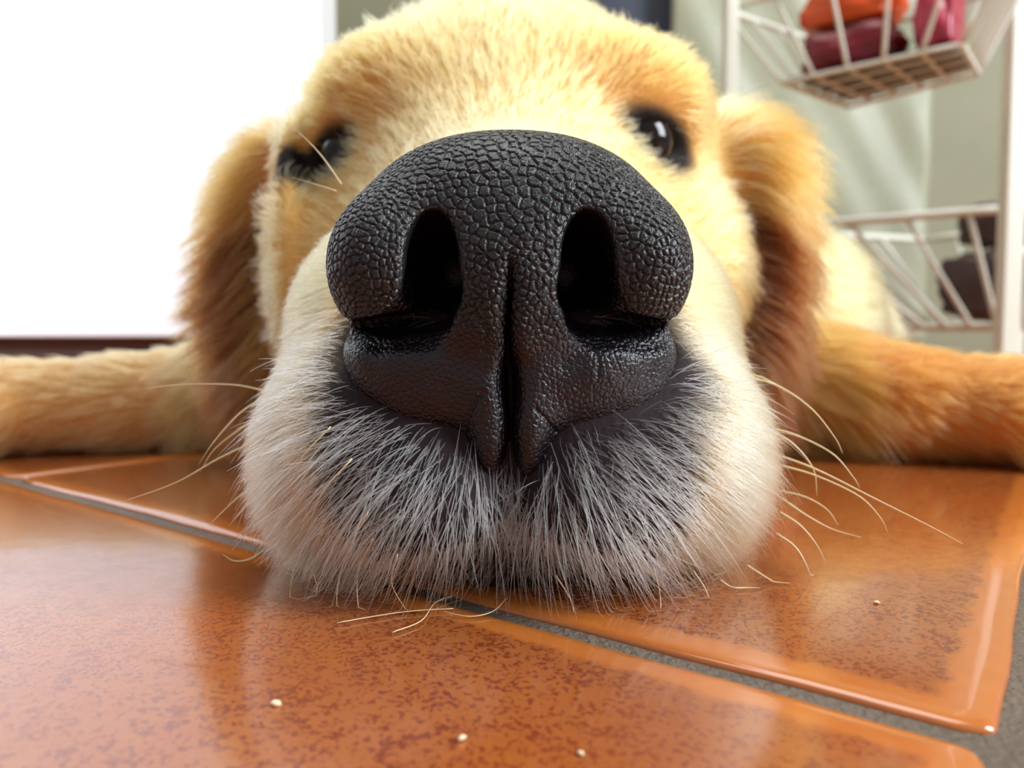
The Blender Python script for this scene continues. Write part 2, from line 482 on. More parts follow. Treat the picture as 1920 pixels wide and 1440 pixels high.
EYES = {}
def head_sdf(X, lids=True):
    d = ell(X, (-0.25, 22.6, 7.3), (6.1, 6.0, 6.0))                         # skull
    d = smin(d, cap(X, (-0.1, 13.2, 4.6), (-0.1, 18.5, 6.3), 2.2, 3.0), 1.6) # muzzle bridge
    d = smin(d, ell(X, (0, 19.0, 3.6), (5.3, 4.6, 3.7)), 1.5)               # cheeks, jaw
    for s in (-1, 1):
        d = smin(d, ell(X, (s * 2.22, 13.1, 1.9), (1.90, 3.1, 2.1)), 0.9)    # flews
        d = smin(d, ell(X, (s * 1.2, 11.45, 1.38), (1.65, 1.87, 1.44)), 0.5)  # front of the lips
        d = smin(d, ell(X, (s * 3.1, 19.2, 9.7), (1.7, 1.5, 1.3)), 1.2)     # brows
        d = smin(d, ell(X, (s * 4.6, 20.6, 5.6), (1.6, 2.6, 2.2)), 1.2)     # zygomatic
    d = smin(d, ell(X, (0, 15.0, 3.8), (4.25, 4.0, 3.1)), 0.9)              # side walls of the muzzle
    for s in (-1, 1):
        d = smin(d, ell(X, (s * 1.15, 11.85, 2.4), (1.65, 1.75, 1.1)), 0.5)  # upper lip below the nose
    d = smin(d, ell(X, (0, 12.6, 3.4), (2.5, 2.2, 2.2)), 0.8)               # behind the nose
    # mouth: a dark gap under the lips, chin inside it
    d = smax(d, -ell(X, (0.02, 10.9, 0.35), (1.9, 2.1, 0.55)), 0.25)
    d = smin(d, ell(X, (0.0, 12.4, 0.35), (1.5, 1.9, 0.62)), 0.2)
    # philtrum groove in the fur
    d = smax(d, -cap(X, (0, 9.95, 2.2), (0, 10.25, 0.6), 0.09, 0.14), 0.25)
    for s in (-1, 1):
        d = smax(d, -cap(X, (s * 1.0, 9.5, 4.5), (s * 0.8, 11.9, 4.7), 0.62, 0.50), 0.1)
        d = smax(d, -cap(X, (s * 1.2, 9.6, 3.9), (s * 2.0, 10.8, 3.75), 0.75, 0.55), 0.1)
        if s in EYES:
            c, n, t = EYES[s]
            d = smax(d, -ellr(X, c + n * 0.12, (0.90, 0.5, 0.24), frame(t, n)), 0.30)
    return d
def ear_sdf(X, s):
    if s < 0:
        d = ellr(X, (-7.45, 21.8, 4.8), (1.15, 0.7, 3.7), frame((0.96, -0.28, 0.05), (0.3, 0.95, 0)))
        d = smin(d, ellr(X, (-6.1, 21.8, 8.2), (1.3, 1.0, 1.6), frame((0.9, 0, 0.4), (0, 1, 0))), 1.0)
        d = smin(d, ellr(X, (-5.7, 19.6, 5.9), (0.45, 1.9, 3.4), frame((1, 0.2, 0), (-0.2, 1, 0))), 0.6)
    else:
        d = ellr(X, (6.55, 21.0, 4.6), (1.0, 0.7, 4.4), frame((0.97, 0.2, -0.12), (-0.2, 0.97, 0)))
        d = smin(d, ellr(X, (6.0, 21.6, 8.5), (1.7, 1.0, 1.7), frame((0.8, 0, -0.6), (0, 1, 0))), 1.0)
    return d
def body_sdf(X):
    d = head_sdf(X)
    d = smin(d, ear_sdf(X, -1), 0.5); d = smin(d, ear_sdf(X, 1), 0.5)
    b = ell(X, (2.5, 42, 5.0), (12.5, 17, 6.4))                            # trunk
    b = smin(b, ell(X, (0.5, 30, 6.0), (6.8, 8, 5.6)), 2.0)                  # neck
    b = smin(b, ell(X, (11.0, 35.5, 4.2), (5.2, 6.5, 5.2)), 1.5)              # right shoulder
    b = smin(b, ell(X, (15.6, 44, 3.2), (5.4, 7.5, 5.0)), 1.5)              # right haunch
    b = smin(b, ell(X, (-6.5, 31, 3.2), (3.5, 5, 3.6)), 1.5)                # left shoulder
    # forelegs stretched out sideways, paws beyond the frame edges
    l = cap(X, (-6.5, 27.5, 2.2), (-13.0, 25.2, 1.5), 2.2, 1.55)
    l = smin(l, cap(X, (-13.0, 25.2, 1.5), (-16.4, 24.2, 1.45), 1.5, 1.55), 0.6)
    for k, (dx, dy, dz) in enumerate(((0, -1.5, 0), (-0.7, -0.5, .25), (-0.7, 0.5, .2), (0, 1.4, 0))):
        l = smin(l, cap(X, (-16.0, 24.2 + dy * .6, 1.3 + dz), (-18.4 + dx, 23.9 + dy, 0.95 + dz * .5), 1.0, 0.85), 0.22)
    r = cap(X, (8.0, 26.5, 2.4), (12.2, 23.4, 1.65), 2.5, 1.75)
    r = smin(r, cap(X, (12.2, 23.4, 1.6), (15.2, 22.0, 1.5), 1.65, 1.6), 0.6)
    for k, (dx, dy, dz) in enumerate(((-0.3, -1.35, 0), (0.6, -0.5, .25), (0.6, 0.5, .2), (0, 1.3, 0))):
        r = smin(r, cap(X, (14.6, 22.0 + dy * .6, 1.3 + dz), (17.0 + dx, 21.5 + dy, 0.95 + dz * .5), 1.0, 0.85), 0.22)
    b = smin(b, l, 1.0); b = smin(b, r, 1.0)
    d = smin(d, b, 1.0)
    return np.maximum(d, 0.02 - X[2])

def at_pt(f, p): return float(f([A([p[0]]), A([p[1]]), A([p[2]])])[0])
def march(f, px, py, y0, y1):
    for y in np.arange(y0, y1, 0.05):
        p = W(px, py, y)
        if at_pt(f, p) < 0: return p
    return W(px, py, y1)
def grad(f, p, e=0.05):
    g = np.array([at_pt(f, p + np.eye(3)[i] * e) - at_pt(f, p - np.eye(3)[i] * e) for i in range(3)])
    return g / np.linalg.norm(g)
_l = march(head_sdf, 612, 292, 13, 24); _r = march(head_sdf, 1243, 262, 13, 24)
_nl, _nr = grad(head_sdf, _l), grad(head_sdf, _r)
print('EYES', _l, _nl, _r, _nr)
EYES[-1] = (_l, _nl, W(680, 250, _l[1] - .6) - W(545, 345, _l[1] + 0.6))
EYES[1] = (_r, _nr, W(1300, 300, _r[1] + .5) - W(1190, 225, _r[1] - 0.5))

def polygonize(f, lo, hi, h):
    n = [int(math.ceil((hi[i] - lo[i]) / h)) + 1 for i in range(3)]
    ax = [A(lo[i] + np.arange(n[i]) * h) for i in range(3)]
    arr = np.empty(n, dtype=np.float32)
    step = max(1, int(2e6 // (n[1] * n[2])))
    for i in range(0, n[0], step):
        X = np.meshgrid(ax[0][i:i + step], ax[1], ax[2], indexing='ij')
        arr[i:i + step] = f(X)
    np.clip(arr, -3 * h, 3 * h, out=arr)
    g = openvdb.FloatGrid(3 * h); g.copyFromArray(arr)
    P, T, Q = g.convertToPolygons(0.0, 0.0)
    P = np.asarray(P, dtype=np.float64) * h + np.array(lo)
    return P, np.asarray(Q)[:, ::-1].copy()
def keep_main(P, Q):
    """drop loose islands: label propagation over the quads"""
    lab = np.arange(len(P))
    for _ in range(400):
        m = lab[Q].min(axis=1); new = lab.copy()
        for k in range(4): np.minimum.at(new, Q[:, k], m)
        new = new[new]
        if (new == lab).all(): break
        lab = new
    u, c = np.unique(lab, return_counts=True); main = u[c.argmax()]
    keep = lab == main; idx = np.cumsum(keep) - 1
    Q = Q[keep[Q].all(axis=1)]
    return P[keep], idx[Q]
def fix_winding(P, Q, f, e=0.03):
    k = rng.choice(len(Q), 200); c = P[Q[k]].mean(axis=1)
    n = np.cross(P[Q[k, 2]] - P[Q[k, 0]], P[Q[k, 3]] - P[Q[k, 1]])
    n /= np.linalg.norm(n, axis=1)[:, None] + 1e-12
    a = f([A((c + n * e)[:, i]) for i in range(3)]) - f([A((c - n * e)[:, i]) for i in range(3)])
    return Q if (a > 0).mean() > 0.5 else Q[:, ::-1].copy()

def sst(v, a, b):
    t = np.clip((v - a) / (b - a), 0, 1); return t * t * (3 - 2 * t)
def wob(P, f, seed):
    """smooth pseudo-noise in -1..1"""
    r = np.random.default_rng(seed); out = 0
    for k in range(5):
        d = r.normal(size=3); d /= np.linalg.norm(d); fr = f * r.uniform(0.6, 1.6)
        out = out + np.sin(P @ d * fr + r.uniform(0, 6.28) + 1.3 * np.sin(P @ np.roll(d, 1) * fr * 0.7))
    return out / 3.2
def C(r, g, b): return np.array(lin(r, g, b)[:3])
def mixc(a, b, t): return a + (b - a) * np.asarray(t)[:, None]
CREAM, PALE, GOLD, DEEP = C(240, 206, 132), C(246, 222, 166), C(231, 180, 94), C(205, 132, 50)
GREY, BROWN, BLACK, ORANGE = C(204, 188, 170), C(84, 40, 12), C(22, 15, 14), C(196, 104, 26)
SKIN = C(40, 29, 33)

def masks(P):
    x, y, z = P[:, 0], P[:, 1], P[:, 2]
    # bare dark leather-like skin around the mouth and under the nose
    r = np.sqrt((x / 3.1) ** 2 + ((z - 2.3) / 2.9) ** 2)
    dark = (1 - sst(r + 0.10 * wob(P, 2.2, 5), 0.80, 1.15)) * (1 - sst(y, 11.8, 13.2)) 
    cav = sst(y, 12.0, 12.1) < 0.5
    mouth = (1 - sst(z, 0.5, 1.3)) * (1 - sst(np.abs(x), 1.5, 3.1)) * (1 - sst(y, 12.5, 14))
    dark = np.maximum(dark, mouth)
    dark = np.maximum(dark, ((np.abs(x) < 2.35) & (z > 3.2) & (z < 6) & (y < 12.2)).astype(float))
    eye = np.zeros(len(P))
    for s in EYES:
        c, n, t = EYES[s]; fr = frame(t, n); d = P - c
        u, v, w_ = d @ fr[0], d @ fr[1], d @ fr[2]
        q = np.sqrt(((u + 0.15 * (s < 0)) / 1.3) ** 2 + (v / 1.6) ** 2 + (w_ / 0.62) ** 2)
        eye = np.maximum(eye, 1 - sst(q, 0.75, 1.35))
    return dark, eye
def fur_colour(P, N_):
    x, y, z = P[:, 0], P[:, 1], P[:, 2]
    n = len(P)
    c = np.repeat(GOLD[None], n, 0)
    st = wob(P * np.array([3.0, 0.5, 0.8]), 1.6, 21) * 0.5 + 0.5
    c = mixc(c, CREAM, 0.25 + 0.45 * st)
    c = mixc(c, DEEP, 0.30 * sst(wob(P, 0.9, 9), 0.0, 0.9))
    # muzzle paler
    mz = 1 - sst(y, 14.5, 18.5)
    c = mixc(c, CREAM, mz * 0.75)
    near = np.sqrt((x / 3.9) ** 2 + ((z - 3.0) / 3.2) ** 2)
    c = mixc(c, PALE, (1 - sst(near, 0.75, 1.15)) * (1 - sst(y, 12, 14)) * (1 - sst(z, 3.0, 4.6)) * 0.8)
    c = mixc(c, GREY, (1 - sst(near, 0.5, 0.95)) * (1 - sst(y, 11.5, 13.0)) * (1 - sst(z, 3.4, 4.6)) * 0.9)
    c = mixc(c, PALE, (1 - sst(y, 13, 17.5)) * sst(z, 6.0, 6.8) * 0.6)
    # brows and temple
    for s in (-1, 1):
        if s in EYES:
            e = EYES[s][0]
            q = np.sqrt(((x - e[0] - (-s) * 0.5) / 2.2) ** 2 + ((y - e[1]) / 2.6) ** 2 + ((z - e[2] - 1.5) / 1.5) ** 2)
            c = mixc(c, DEEP, (1 - sst(q, 0.4, 1.35)) * 0.72)
    # ears
    ear = sst(np.abs(x), 5.6, 6.6) * sst(y, 17.0, 18.0) * (1 - sst(y, 24, 26)) * (1 - sst(z, 9.5, 12.5))
    c = mixc(c, ORANGE, ear * 0.8)
    c = mixc(c, CREAM, ear * (1 - sst(x, -8, -6)) * 0.35 * (1 - sst(z, 3, 8)))
    inner_brown_shade = (1 - sst(np.abs(x - np.where(x < 0, -7.55, 6.75)), 0.4, 0.85)) * sst(y, 18, 19.5) * (1 - sst(y, 22.5, 24)) * (1 - sst(z, 6.6, 8.2)) * sst(z, 0.5, 2.5)
    c = mixc(c, BROWN, inner_brown_shade)  # brown inner ear, with the shadow beside the cheek painted in
    # legs and body
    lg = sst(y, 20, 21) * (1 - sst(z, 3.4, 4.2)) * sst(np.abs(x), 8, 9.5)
    c = mixc(c, DEEP, lg * 0.2 * (1 - sst(z, 0.8, 2.6)))  # shade on the underside of the legs, painted into the fur colour
    bd = sst(y, 27, 30)
    c = mixc(c, CREAM, bd * 0.35)
    return c

P, Q = polygonize(body_sdf, (-21.5, 9.3, -0.4), (23, 61, 14.4), 0.15)
P, Q = keep_main(P, Q); Q = fix_winding(P, Q, body_sdf)
dog = mesh_obj('dog', P, Q, M['skin'])
tag(dog, 'golden retriever lying with its chin flat on the tiled floor', 'dog')
dk, ey = masks(P)
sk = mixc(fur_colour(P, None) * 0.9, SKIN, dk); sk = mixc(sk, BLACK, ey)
ca_ = dog.data.color_attributes.new('col', 'FLOAT_COLOR', 'POINT')
ca_.data.foreach_set('color', np.hstack([sk, np.ones((len(P), 1))]).astype(np.float32).ravel())
print('BODY', len(P), len(Q))

# ------------------------------------------------------------------ nose
def nose_sdf(X):
    x, y, z = X
    d = ell(X, (-0.03, 11.35, 4.72), (2.42, 1.95, 1.95), 2.25)              # dome
    d = smin(d, ell(X, (-0.03, 10.3, 4.3), (0.75, 0.95, 1.1)), 0.5)          # bridge between the nostrils
    for s in (-1, 1):
        xx = [x * s + (0.03 if s > 0 else -0.03), y, z]
        # alar wing
        d = smin(d, ell(xx, (1.74, 10.15, 4.62), (0.66, 0.86, 0.80)), 0.7)
        # nostril: opening, its run outwards under the wing, and the passage inwards
        h = ell(xx, (0.98, 9.75, 4.62), (0.33, 1.35, 0.66))
        h = smin(h, cap(xx, (0.98, 9.6, 4.25), (1.2, 9.7, 3.86), 0.38, 0.34), 0.15)
        h = smin(h, cap(xx, (1.2, 9.7, 3.86), (1.80, 9.95, 3.68), 0.34, 0.22), 0.10)
        h = smin(h, cap(xx, (1.80, 9.95, 3.68), (2.45, 10.6, 3.74), 0.22, 0.10), 0.08)
        h = smin(h, cap(xx, (1.0, 10.2, 4.5), (0.85, 11.3, 4.6), 0.48, 0.40), 0.3)
        # lobe below the nostril
        lobe = ell(xx, (0.88, 11.0, 3.25), (1.50, 1.24, 1.22))
        lobe = smin(lobe, ell(xx, (0.27, 10.3, 2.9), (0.30, 0.60, 1.25)), 0.45)
        lobe = smin(lobe, ell(xx, (1.85, 10.9, 3.5), (0.48, 0.75, 0.35)), 0.3)
        d = smin(d, lobe, 0.16)
        sl = ellr(xx, (1.62, 9.95, 3.80), (0.90, 1.0, 0.17), frame((1, 0.25, -0.08), (0, 1, 0.15)))
        d = smax(d, -sl, 0.12); d = smax(d, -h, 0.13)
    # central groove, shallow above, deep below
    d = smin(d, ell(X, (0, 11.2, 2.5), (0.7, 1.3, 0.8)), 0.4)
    k = np.clip((4.75 - z) / 0.9, 0, 1); k = k * k * (3 - 2 * k)             # groove: shallow above, deep below
    xg = -0.03 + 0.02 * np.sin(z * 3)
    # rounded shoulders either side, then the narrow slit
    d = d + 0.09 * k * np.exp(-((x - xg) / 0.11) ** 2) + 0.05 * np.clip(5.3 - z, 0, 1) * np.exp(-((x - xg) / 0.1) ** 2)
    slit = np.minimum(0.022 + 0.006 * k - np.abs(x - xg), d + 0.05 + 0.40 * k)
    d = np.where(z < 5.0, smax(d, np.where(k > 0.02, slit, -1.0), 0.06), d)
    return d
P, Q = polygonize(nose_sdf, (-2.9, 8.8, 0.9), (2.9, 12.6, 7.0), 0.045)
P, Q = keep_main(P, Q); Q = fix_winding(P, Q, nose_sdf, 0.02)
f = P[Q].mean(axis=1); Q = Q[f[:, 1] < 12.3]
nose = mesh_obj('nose', P, Q, M['nose'], dog)
# smooth refinement, then the pebbled leather as real relief
bm = bmesh.new(); bm.from_mesh(nose.data)
bmesh.ops.delete(bm, geom=[v for v in bm.verts if not v.link_faces], context='VERTS')
bm.to_mesh(nose.data); bm.free()
md = nose.modifiers.new('s', 'SUBSURF'); md.levels = 2; md.render_levels = 2
dg = bpy.context.evaluated_depsgraph_get()
me2 = bpy.data.meshes.new_from_object(nose.evaluated_get(dg)); nose.modifiers.clear()
old = nose.data; nose.data = me2; bpy.data.meshes.remove(old); me2.name = 'nose'
nv = len(me2.vertices)
co = np.empty(nv * 3, np.float32); me2.vertices.foreach_get('co', co); co = co.reshape(-1, 3).astype(np.float64) / S
no = np.empty(nv * 3, np.float32); me2.vertices.foreach_get('normal', no); no = no.reshape(-1, 3).astype(np.float64)
pitted = (1 - sst(3.95 + 0.28 * np.abs(co[:, 0]) * 0 - co[:, 2], -0.15, 0.55))     # 1 on the pebbled cap, 0 below the nostrils
size = 0.105 + 0.035 * (1 - sst(np.abs(co[:, 0]), 0.3, 1.6)) * sst(co[:, 2], 4.6, 5.4)
size = size * (0.75 + 0.25 * pitted)
# greedy dart throwing for cell centres on the surface
order = rng.permutation(nv)[:60000]
grid = {}; seeds = []
front = co[:, 1] < 12.2
for i in order:
    if not front[i]: continue
    p = co[i]; r_ = size[i] * 0.78
    key = (int(p[0] / 0.12), int(p[1] / 0.12), int(p[2] / 0.12)); ok = True
    for a in (-1, 0, 1):
        for b_ in (-1, 0, 1):
            for c_ in (-1, 0, 1):
                for q in grid.get((key[0] + a, key[1] + b_, key[2] + c_), ()):
                    if (p[0] - q[0]) ** 2 + (p[1] - q[1]) ** 2 + (p[2] - q[2]) ** 2 < r_ * r_: ok = False; break
                if not ok: break
            if not ok: break
        if not ok: break
    if ok: grid.setdefault(key, []).append(tuple(p)); seeds.append(tuple(p))
kd = kdtree.KDTree(len(seeds))
for i, s_ in enumerate(seeds): kd.insert(s_, i)
kd.balance(); sd = np.array(seeds)
disp = np.zeros(nv)
jit = 0.02 * np.stack([wob(co, 14, 31), wob(co, 14, 32), wob(co, 14, 33)], 1)
cj = co + jit
tall = np.random.default_rng(3).uniform(0.7, 1.2, len(seeds))
for i in range(nv):
    if co[i, 1] > 12.2: continue
    r2 = kd.find_n(cj[i], 2)
    a_, b2 = sd[r2[0][1]], sd[r2[1][1]]
    e = (r2[1][2] ** 2 - r2[0][2] ** 2) / (2 * np.linalg.norm(a_ - b2) + 1e-9)       # distance to the cell border
    t = min(e / 0.025, 1.0); t = t * t * (3 - 2 * t)
    disp[i] = (t - 1) * tall[r2[0][1]]
amp = 0.006 + 0.026 * pitted
# inside the nostrils the skin is smooth
hole = np.minimum(np.hypot((co[:, 0] + 1.01) / 0.42, (co[:, 2] - 4.5) / 0.85), np.hypot((co[:, 0] - 0.95) / 0.42, (co[:, 2] - 4.5) / 0.85))
amp = amp * sst(hole, 0.75, 1.15)
# loose folds and creases of the lower pad
def crease(path, w_, dep):
    q = np.array([W(*a_) for a_ in path]); best = np.full(nv, 9.0)
    for a_, b_ in zip(q[:-1], q[1:]):
        ab = b_ - a_; ab2 = ab[[0, 2]] @ ab[[0, 2]]
        t_ = np.clip(((co[:, [0, 2]] - a_[[0, 2]]) @ ab[[0, 2]]) / ab2, 0, 1)
        best = np.minimum(best, np.hypot(*(co[:, [0, 2]] - a_[[0, 2]] - t_[:, None] * ab[[0, 2]]).T))
    return -dep * np.exp(-(best / w_) ** 2) * (co[:, 1] < 11)
fold = crease([(905, 735, 9.8), (884, 765, 9.8), (870, 800, 9.85), (866, 826, 9.9)], 0.035, 0.035)
fold += crease([(1003, 765, 9.8), (1022, 785, 9.8), (1045, 812, 9.85)], 0.03, 0.03)
fold += crease([(1105, 640, 9.9), (1120, 672, 9.9), (1118, 705, 9.9)], 0.03, 0.02)
fold += crease([(895, 590, 9.8), (915, 620, 9.8), (905, 660, 9.8)], 0.04, 0.03)
low = 1 - pitted
fold += low * (0.022 * wob(co, 3.2, 61) + 0.010 * wob(co, 8.0, 62))
amp = amp + 0.006 * low * (0.5 + 0.5 * wob(co, 2.0, 63))
co2 = co + no * (disp * amp + fold)[:, None]
me2.vertices.foreach_set('co', (co2 * S).astype(np.float32).ravel()); me2.update()
at_ = me2.attributes.new('tone', 'FLOAT', 'POINT'); at_.data.foreach_set('value', (1 - pitted).astype(np.float32))
at_ = me2.attributes.new('wet', 'FLOAT', 'POINT'); at_.data.foreach_set('value', (1 - pitted * 0.9).astype(np.float32))
me2.polygons.foreach_set('use_smooth', np.ones(len(me2.polygons), dtype=bool))
tag(nose, 'black pebbled leathery nose, wet below the nostrils')
print('NOSE', nv, len(seeds))

# ------------------------------------------------------------------ eyes
for s in (-1, 1):
    c, n, t = EYES[s]
    bm = bmesh.new(); bmesh.ops.create_uvsphere(bm, u_segments=32, v_segments=20, radius=0.82)
    o = bm_obj('eye', bm, M['eye'], dog, True)
    o.location = Vector(c - n * 0.74) * S
# ------------------------------------------------------------------ fur
def sample(me, weight_fn, total, region=None):
    nP = len(me.vertices); V = np.empty(nP * 3, np.float32); me.vertices.foreach_get('co', V); V = V.reshape(-1, 3).astype(np.float64) / S
    N_ = np.empty(nP * 3, np.float32); me.vertices.foreach_get('normal', N_); N_ = N_.reshape(-1, 3).astype(np.float64)
    nf = len(me.polygons); Li = np.empty(len(me.loops), np.int32); me.loops.foreach_get('vertex_index', Li)
    F = Li.reshape(nf, 4)
    ce = V[F].mean(axis=1); nn = np.cross(V[F[:, 2]] - V[F[:, 0]], V[F[:, 3]] - V[F[:, 1]]); ar = np.linalg.norm(nn, axis=1) / 2
    nrm = nn / (2 * ar[:, None] + 1e-12)
    w_ = ar * weight_fn(ce, nrm)
    cdf = np.cumsum(w_); k = np.searchsorted(cdf, rng.random(total) * cdf[-1])
    u, v = rng.random(total)[:, None], rng.random(total)[:, None]
    f_ = F[k]
    lerp = lambda B: (B[f_[:, 0]] * (1 - u) + B[f_[:, 1]] * u) * (1 - v) + (B[f_[:, 3]] * (1 - u) + B[f_[:, 2]] * u) * v
    p = lerp(V); n_ = lerp(N_); n_ /= np.linalg.norm(n_, axis=1)[:, None]
    return p, n_, cdf[-1]
def hair_object(name, pts, rad, col, parent, label=None):
    n, k, _ = pts.shape
    h = bpy.data.hair_curves.new(name); h.add_curves([k] * n)
    h.attributes['position'].data.foreach_set('vector', (pts.reshape(-1, 3) * S).astype(np.float32).ravel())
    a = h.attributes.new('radius', 'FLOAT', 'POINT'); a.data.foreach_set('value', (rad.reshape(-1) * S).astype(np.float32))
    a = h.attributes.new('hcol', 'FLOAT_COLOR', 'CURVE'); a.data.foreach_set('color', np.hstack([col, np.ones((n, 1))]).astype(np.float32).ravel())
    h.materials.append(M['fur'])
    o = bpy.data.objects.new(name, h); COL.objects.link(o); o.parent = parent
    tag(o, label, kind='stuff')
    return o
def facing(ce, nrm):
    v = np.array([0, 0, CAMH]) - ce; v /= np.linalg.norm(v, axis=1)[:, None]
    return (nrm * v).sum(1)
NOSE_T = np.array([0.0, 9.2, 4.6])
def flow(p, n_):
    x, y, z = p[:, 0], p[:, 1], p[:, 2]
    d = p - NOSE_T; d /= np.linalg.norm(d, axis=1)[:, None]
    d = d * np.array([1.0, 1.0, 1.0])
    fr_ = (1 - sst(y, 12.5, 15)) * (1 - sst(z, 3.6, 5.0))
    d[:, 0] *= 1 + 0.9 * fr_; d[:, 2] -= 0.10 * fr_
    hd = sst(y, 15, 19) * (1 - sst(y, 26, 29))
    d[:, 2] -= 0.5 * hd * sst(np.abs(x), 4.5, 6.0)                   # cheeks and ears hang
    d[:, 0] += 0.5 * np.sign(x) * hd * sst(np.abs(x), 5.5, 7)
    leg = sst(np.abs(x), 8.5, 10) * sst(y, 19, 20) * (1 - sst(y, 29, 31))
    L_ = np.stack([np.sign(x), np.zeros_like(x), -0.25 * np.ones_like(x)], 1)
    d = d * (1 - leg[:, None]) + L_ * leg[:, None]
    bd = sst(y, 29, 32)[:, None]
    d = d * (1 - bd) + np.array([0.15, 0.6, -0.5]) * bd
    d += 0.16 * np.stack([wob(p, 1.1, 41), wob(p, 1.1, 42), wob(p, 1.1, 43)], 1)
    d -= n_ * (d * n_).sum(1)[:, None]
    return d / (np.linalg.norm(d, axis=1)[:, None] + 1e-9)
def grow(p, n_, length, radius, k, lift, droop, jitter, clump=0.0, wave=0.0, cl_size=None):
    N0 = len(p)
    t_ = flow(p, n_)
    if hasattr(jitter, '__len__'): jitter = jitter[:, None]
    d0 = t_ + n_ * lift[:, None] + rng.normal(size=(N0, 3)) * jitter
    d0 /= np.linalg.norm(d0, axis=1)[:, None]
    L_ = length * rng.uniform(0.7, 1.2, N0)
    u = np.linspace(0, 1, k)[None, :, None]
    bend = (t_ * 0.35 - n_ * (lift * 0.55)[:, None]) + np.array([0, 0, -1.0]) * droop[:, None] + rng.normal(size=(N0, 3)) * jitter * 0.8
    pts = p[:, None, :] - n_[:, None, :] * 0.03 + (d0[:, None, :] * u + bend[:, None, :] * u * u * 0.5) * L_[:, None, None]
    if wave:
        ph = wob(p, 0.8, 51)[:, None] * 3; side = np.cross(n_, t_)
        pts += side[:, None, :] * (np.sin(u[..., 0] * 5 + ph) * u[..., 0] * wave * L_[:, None])[..., None]
    if clump:
        m = max(8, int(N0 / cl_size)); ci = rng.choice(N0, m, replace=False)
        kd = kdtree.KDTree(m)
        for j, q in enumerate(ci): kd.insert(p[q], j)
        kd.balance()
        near = np.array([ci[kd.find(q)[1]] for q in p])
        tgt = pts[near] ; w_ = clump * u ** 1.5
        pts = pts * (1 - w_) + (tgt + (p - p[near])[:, None, :] * 0.15) * w_
    pts[..., 2] = np.maximum(pts[..., 2], 0.03 + 0.02 * rng.random(pts.shape[:2]))
    r = radius[:, None] * (1 - 0.8 * np.linspace(0, 1, k)[None, :] ** 2)
    return pts, r
def vary(c, a=0.12):
    f = 1 + a * rng.normal(size=(len(c), 1)); return np.clip(c * f, 0.002, 0.93)

me = dog.data
def vis(ce, nrm): return sst(facing(ce, nrm), -0.35, 0.0)
# 1. muzzle: short sparse hairs near the nose, dense further out
def w_muz(ce, nrm):
    dk, ey = masks(ce)
    under = sst(ce[:, 2], 0.08, 0.3)
    nosed = (ce[:, 1] < 12.4) & (nose_sdf([A(ce[:, i]) for i in range(3)]) < 0.03) | ((np.abs(ce[:, 0]) < 2.35) & (ce[:, 2] > 3.2) & (ce[:, 2] < 6.2) & (ce[:, 1] < 12.0))
    return vis(ce, nrm) * (1 - sst(ce[:, 1], 14.8, 16.0)) * (1 - 0.965 * dk ** 0.5) * under * (1 - 0.6 * (1 - sst(ce[:, 2], 0.5, 1.0)) * (1 - sst(np.abs(ce[:, 0]), 2.2, 3.0)) * (1 - sst(ce[:, 1], 11.5, 12.5))) * (~nosed)
p, n_, a_ = sample(me, w_muz, 90000)
dk, ey = masks(p)
near = np.sqrt((p[:, 0] / 3.9) ** 2 + ((p[:, 2] - 3.6) / 3.6) ** 2)
ln = 0.34 + 0.46 * sst(near, 0.45, 0.95)
ln = ln * (0.7 + 0.5 * (1 - sst(p[:, 2], 1.0, 3.5))) * (1 - 0.45 * sst(p[:, 2], 4.5, 6.5))
pts, r = grow(p, n_, ln, 0.0042 + 0.0012 * (1 - dk), 6, 0.30 + 0.25 * dk, 0.15 + 0.35 * dk, 0.12 + 0.10 * dk, 0.35, 0, 9)
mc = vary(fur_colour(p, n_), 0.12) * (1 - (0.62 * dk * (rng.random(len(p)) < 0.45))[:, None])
hair_object('muzzle_fur', pts, r, mc, dog, 'short pale muzzle fur turning grey around the dark lips')
# 1b. longer, brighter hairs lying across the dark lip skin
def w_br(ce, nrm):
    dk, ey = masks(ce)
    nosed = (nose_sdf([A(ce[:, i]) for i in range(3)]) < 0.02)
    return vis(ce, nrm) * (1 - sst(ce[:, 1], 12.0, 13.0)) * (0.15 + dk) * (1 - sst(ce[:, 2], 3.6, 4.2)) * sst(ce[:, 2], 0.3, 0.6) * (~nosed)
p, n_, _ = sample(me, w_br, 3400)
pts, r = grow(p, n_, 0.45 + 0.35 * rng.random(len(p)), 0.005 + 0.0025 * rng.random(len(p)), 8, np.full(len(p), 0.46), np.full(len(p), 0.25), 0.32)
hair_object('bright_hairs', pts, r, vary(np.repeat(C(238, 230, 216)[None], len(p), 0), 0.12) * np.where(rng.random(len(p)) < 0.3, 0.35, 1.0)[:, None], dog, 'bright hairs across the dark lip skin')
# 2. long sparse guard hairs over the lips
def w_guard(ce, nrm):
    return vis(ce, nrm) * (1 - sst(ce[:, 1], 12.0, 13.5)) * (1 - sst(ce[:, 2], 2.0, 3.2)) * sst(ce[:, 2], 0.15, 0.5)
p, n_, _ = sample(me, w_guard, 900)
pts, r = grow(p, n_, np.full(len(p), 0.95), np.full(len(p), 0.0062), 9, np.full(len(p), 0.4), np.full(len(p), 0.75), 0.16)
hair_object('guard_hairs', pts, r, vary(np.repeat(C(236, 228, 214)[None], len(p), 0), 0.1), dog, 'long whitish hairs curling down over the lips')
